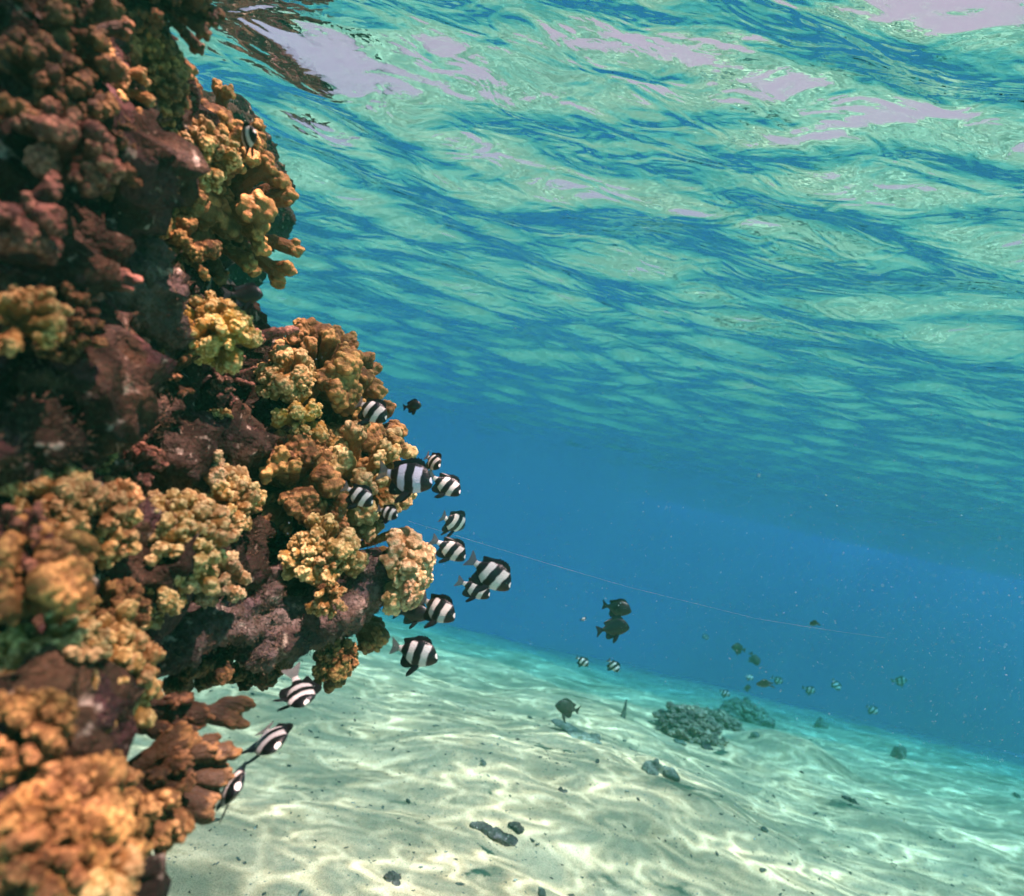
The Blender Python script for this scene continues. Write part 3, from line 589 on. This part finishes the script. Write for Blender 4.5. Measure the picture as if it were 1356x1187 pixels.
def make_fish(kind, bend=0.0):
    skin, finm, tailm = {'striped': (SKIN, BLACK, GREYTAIL), 'blue': (BLUESKIN, BLACK, GREYTAIL), 'dark': (DARKSKIN, BLACK, BLACK), 'brown': (BROWNSKIN, BROWNSKIN, BROWNSKIN), 'silver': (SILVER, SILVER, SILVER)}[kind]
    root = empty('striped_damselfish' if kind in ('striped', 'blue') else 'silvery_fish' if kind == 'silver' else 'dark_damselfish')
    def part(n, me, m, loc=(0, 0, 0), rot=(0, 0, 0)):
        me = me.copy(); me.materials.clear(); me.materials.append(m)
        if n in ('body', 'dorsal_fin', 'anal_fin', 'tail_fin'):
            for v in me.vertices: v.co.y += bend*max(0, .15-v.co.x)**2
        o = mesh_obj(n, me, None, root); o.location = loc; o.rotation_euler = rot; return o
    part('body', BODY, skin); part('dorsal_fin', MESH['dorsal'], finm); part('anal_fin', MESH['anal'], finm); part('tail_fin', MESH['tail'], tailm)
    for s in (-1, 1):
        part('pelvic_fin', MESH['pelvic'], finm, (0, s*.03, 0), (s*R(9), 0, 0))
        part('pectoral_fin', MESH['pectoral'], CLEAR if kind in ('striped', 'blue') else finm, (0, s*.075, 0), (0, 0, -s*R(28)))
        part('eye', EYEM, EYE, (.40, s*.056, .045))
    return root
protos = {}
def copy_tree(o):
    c = o.copy(); C.objects.link(c)
    for ch in o.children:
        d = ch.copy(); C.objects.link(d); d.parent = c
    return c
def fish(kind, px, py, d, ln, ang, yaw, label, roll=0, left=False, group='striped fish by the reef'):
    """ln: full length in photo pixels before foreshortening; ang: degrees of climb in the picture; yaw: turned towards the camera"""
    key = (kind, int(px) % 3)
    if key not in protos: protos[key] = o = make_fish(kind, (0, .7, -.8)[key[1]])
    else: o = copy_tree(protos[key])
    a = R(ang); s = -1 if left else 1
    f2 = CR*(s*math.cos(a))+CU*math.sin(a); u = -CR*(s*math.sin(a))+CU*math.cos(a); vd = ray(px, py)
    f = (f2*math.cos(R(yaw)) - vd*math.sin(R(yaw))).normalized()
    u = (u - f*u.dot(f)).normalized(); u = Quaternion(f, R(roll)) @ u
    y = u.cross(f); k = ln/F*d; c = P(px, py, d)
    Mx = Matrix(((f.x*k, y.x*k, u.x*k, c.x), (f.y*k, y.y*k, u.y*k, c.y), (f.z*k, y.z*k, u.z*k, c.z), (0, 0, 0, 1)))
    o.matrix_world = Mx; tag(o, label, 'fish', group); return o
S = 'striped'
fish(S, 490, 543, .90, 52, -32, 10, 'striped fish at the coral peak, highest of the shoal at the outer reef')
fish('blue', 537, 632, .88, 76, -14, 12, 'largest striped fish, bluish white, half hidden by the coral and facing right')
fish(S, 573, 611, .95, 40, -42, 52, 'small striped fish seen obliquely with white face spot, just above the big bluish fish snout', roll=10)
fish(S, 590, 642, .93, 47, -33, 12, 'striped fish right of the big bluish fish')
fish(S, 474, 656, .86, 46, -32, 10, 'striped fish in front of the brown coral, left of the big bluish fish')
fish(S, 513, 679, .85, 34, -22, 28, 'tiny striped fish hovering before the coral knobs')
fish(S, 600, 691, .95, 50, -25, -50, 'striped fish turning away, above the one it touches', roll=0)
fish(S, 596, 727, .90, 48, -34, 12, 'striped fish whose back touches the turning fish above it')
fish(S, 648, 759, .84, 66, -36, 8, 'striped fish farthest to the right of the near shoal, large and nose down')
fish(S, 629, 779, .92, 44, -30, 14, 'striped fish partly behind the large rightmost one')
fish(S, 577, 806, .86, 58, -27, 20, 'striped fish beside the pale coral, in front of a black fish')
fish('dark', 548, 812, .98, 42, -10, 10, 'black fish behind a striped fish at the reef tip', group='dark fish')
fish(S, 549, 864, .85, 62, -16, 14, 'striped fish lowest of the shoal at the outer reef, over the sand edge')
fish(S, 537, 716, 1.0, 34, -20, 20, 'striped fish mostly hidden behind the pale rounded coral')
fish(S, 398, 919, .80, 64, -73, 68, 'striped fish just under the coral overhang, highest of the three below the ledge')
fish(S, 357, 978, .78, 72, -62, 70, 'dark striped fish with pale spot over the sand beside the lowest coral arms')
fish(S, 306, 1042, .75, 72, -34, 79, 'narrow striped fish seen edge on at the lowest coral arms')
fish(S, 325, 184, .80, 40, 28, 45, 'striped fish resting against the large brown finger coral near the surface')
fish('dark', 326, 391, .80, 40, 4, 0, 'black fish below the large finger coral', group='dark fish')
fish('silver', 279, 372, 1.12, 70, 72, 10, 'silvery fish half hidden behind the large finger coral', group='dark fish')
fish('dark', 546, 538, .95, 25, 8, 12, 'little black fish alone in open water above the shoal', group='dark fish')
fish('dark', 817, 806, 2.2, 36, -8, 10, 'black fish in mid water, upper of the pair', group='dark fish')
fish('dark', 812, 831, 2.1, 40, 3, 10, 'black fish in mid water, lower of the pair', group='dark fish')
fish('brown', 752, 939, 3.4, 32, 22, 0, 'brown fish close above the sand, left of the coral patch', left=True, group='dark fish')
fg = 'small striped fish over the far sand'
fish(S, 771, 876, 3.3, 18, -35, 10, 'small distant striped fish, left of the two over the sand edge', group=fg)
fish(S, 812, 881, 3.3, 20, -50, 10, 'small distant striped fish, right of the two over the sand edge', group=fg)
fish(S, 1030, 901, 8.6, 12, -25, 10, 'faint striped fish above the greenish hump', group=fg)
fish(S, 1107, 907, 8.8, 13, -60, 20, 'faint striped fish right of the greenish hump', group=fg)
fish(S, 1072, 914, 8.4, 13, -15, 10, 'faint striped fish over the top of the greenish hump', group=fg)
fish(S, 992, 897, 7.2, 10, -25, 10, 'tiny striped fish above the right half of the coral patch', group=fg)
fish(S, 960, 918, 6.0, 12, -25, 10, 'tiny striped fish touching the top of the coral patch', group=fg)
fish(S, 1155, 940, 9.0, 13, -35, 10, 'very faint striped fish low in the blue, right of the hump', group=fg)
fish(S, 1192, 902, 10.5, 14, 10, 10, 'very faint striped fish farthest right over the sand', group=fg)
fish(S, 772, 819, 2.6, 11, -60, 60, 'tiny pale striped fish left of the black pair', group=fg)
fish(S, 934, 843, 8.4, 9, -60, 30, 'tiny faint striped fish in mid water above the coral patch', group=fg)
fish('brown', 978, 859, 6.4, 17, 15, 0, 'small brown fish in mid water above the coral patch', group='dark fish', left=True)
fish('brown', 999, 873, 6.8, 16, -60, 30, 'small brown fish diving above the coral patch', group='dark fish')
fish('brown', 1078, 827, 4.4, 14, 80, 40, 'small upright brown fish beside the fishing line', group='dark fish')
fish('brown', 989, 911, 6.4, 10, 5, 0, 'tiny brown fish just over the coral patch', group='dark fish')
fish('brown', 1012, 908, 4.7, 24, 82, 50, 'dark upright fish between coral patch and hump', group='dark fish')

# ------------------------------------------------------------------ far coral patch
def far_colony(px, py, size, n, tone, label):
    p, d = ground(px, py); d -= .05
    col = colony(px, py, d, size, (0, .9, .4), [Fg, Ca, Ca], tone, n, label, 88, .85, .6, 'corals of the far patch', loc=ray(px, py)*d); col.scale.z = .68
    return col
far_colony(912, 966, 40, 44, 'far', 'grey brown knobbly coral head, left half of the patch on the sand')
far_colony(948, 962, 30, 34, 'far', 'grey brown coral in the middle of the patch on the sand')
far_colony(985, 955, 34, 40, 'far', 'grey brown coral head, right half of the patch beside the smooth hump')

def stone(px, py, sizes, label, m=STONE, name='stone', amp=.5, cat='stone', dz=0.0, group=None):
    p, d = ground(px, py); s = d/F
    r = random.Random(px); sx, sy, sz = (q*s for q in sizes)
    balls = [(r.uniform(-.6, .6)*sx, r.uniform(-.5, .5)*sy, r.uniform(-.3, .45)*sz, sx*r.uniform(.25, .55), sy*r.uniform(.3, .6), sz*r.uniform(.4, .7)) for _ in range(11)]
    me = blob_mesh(name, balls, min(sx, sy, sz)*.11, 2, 3); displace(me, 26, .012*amp, 4, px); displace(me, 90, .005*amp, 3, px)
    o = mesh_obj(name, me, m); o.location = p+Vector((0, 0, dz)); o.rotation_euler.z = px*.7; tag(o, label, cat, group); return o
stone(655, 1106, (27, 13, 7), 'flat dark grey stone half buried at bottom centre', LEDGE, dz=.005)
stone(686, 1096, (10, 8, 5), 'dark pebble at the right end of the flat grey stone', LEDGE)
stone(863, 1022, (17, 12, 14), 'olive knobby rubble lump on the sand, left of its neighbour')
stone(887, 1028, (14, 11, 10), 'rounded olive rubble lump touching its taller neighbour')
stone(762, 974, (36, 20, 5), 'flat brown rubble slab lying on the sand mound', dz=.0)
stone(785, 979, (14, 10, 7), 'knobby rubble end of the slab on the sand mound')
stone(1190, 1003, (7, 7, 12), 'small upright stone far right on the sand')
stone(1088, 962, (8, 8, 9), 'small stone at the right foot of the smooth hump')
for i, (qx, qy, qs, ql) in enumerate([(902, 985, 7, 'small rubble piece at the left foot of the far coral patch'), (935, 990, 9, 'dark rubble piece in front of the middle of the far coral patch'), (1002, 975, 6, 'small rubble piece at the right foot of the far coral patch'),
        (745, 1048, 5, 'small dark pebble on open sand between the flat stone and the rubble lumps'), (640, 1010, 4, 'tiny dark pebble on the open sand left of the slab'), (1125, 1060, 6, 'dark pebble on the lower right sand'), (1010, 1100, 5, 'small pebble on the sand at lower right of centre'), (520, 1165, 9, 'dark forked rubble bit near the bottom edge')]):
    stone(qx, qy, (qs*1.3, qs, qs*.6), ql, LEDGE if i % 2 else STONE)
# upright twig
p, d = ground(825, 950)
bm = bmesh.new(); bmesh.ops.create_cone(bm, segments=8, radius1=.02, radius2=.006, depth=.14, cap_ends=True); me = bpy.data.meshes.new('twig'); bm.to_mesh(me); bm.free()
tw = mesh_obj('twig', me, STONE); tw.location = p+Vector((0, 0, .06)); tag(tw, 'thin twig standing upright in the sand left of the coral patch', 'twig')

# debris on the sand: far too many bits to count
iv, jf = ico(1); Vs, Fs, n = [], [], 0
for i in range(3600):
    if i < 2400: x, y = random.uniform(-1.2, 3.2), random.uniform(1.3, 4.0)
    else: x, y = random.uniform(-2.5, 6), random.uniform(3, 7.5)
    s = .0021*math.exp(random.gauss(0, .6)); a = random.uniform(0, 6.28)
    e = np.array([s*random.uniform(1, 3.2), s, s*.7]); v = iv*e*(1+.25*rng.standard_normal((len(iv), 1)))
    ca, sa = math.cos(a), math.sin(a); v = np.stack([v[:, 0]*ca-v[:, 1]*sa, v[:, 0]*sa+v[:, 1]*ca, v[:, 2]], 1)
    z = float(floor_z(np.array([x]), np.array([y]))[0]); Vs.append(v+np.array([x, y, z+s*.3])); Fs.append(jf+n); n += len(iv)
deb = mesh_obj('shell_debris', from_arrays('shell_debris', np.concatenate(Vs), np.concatenate(Fs), False), rock_material('debris', ((.05, .04, .035), (.14, .11, .09), (.4, .36, .3)), scale=.6)); tag(deb, kind='stuff')

# suspended specks
iv, jf = ico(1); Vs, Fs, n = [], [], 0
for i in range(26000):
    px = random.uniform(380, 1400) if random.random() < .35 else random.triangular(500, 1500, 1250); py = random.triangular(150, 1150, 800)
    d = random.uniform(.6, 3.6); p = P(px, py, d)
    if p.z > SZ-.15 or p.z < GZ+.3: continue
    s = .00026*math.exp(random.gauss(0, .5))*(.55+.45*d/1.4)
    Vs.append(iv*s*np.array([1, random.uniform(.6, 2), 1])+np.array(p)); Fs.append(jf+n); n += len(iv)
sp = mesh_obj('suspended_specks', from_arrays('suspended_specks', np.concatenate(Vs), np.concatenate(Fs)), plain('speck', (.30, .52, .56), .8, .2)); tag(sp, kind='stuff')

# fishing line
cu = bpy.data.curves.new('fishing_line', 'CURVE'); cu.dimensions = '3D'; cu.bevel_depth = .00014; cu.bevel_resolution = 1
pts = [(540, 690, .99), (615, 713, 1.1), (700, 739, 1.2), (830, 777, 1.35), (1000, 819, 1.55), (1080, 832, 1.65), (1172, 845, 1.8)]
s_ = cu.splines.new('POLY'); s_.points.add(len(pts)-1)
for q, (a, b, d) in zip(s_.points, pts): q.co = (*P(a, b, d), 1)
cu.materials.append(plain('nylon', (.34, .36, .38), .35, .5))
tmp = bpy.data.objects.new('tmp', cu); C.objects.link(tmp); dg = bpy.context.evaluated_depsgraph_get(); dg.update()
flm = bpy.data.meshes.new_from_object(tmp.evaluated_get(dg)); bpy.data.objects.remove(tmp); bpy.data.curves.remove(cu)
fl = bpy.data.objects.new('fishing_line', flm); C.objects.link(fl); tag(fl, 'thin pale fishing line stretched from the reef tip into the blue water', 'fishing line')
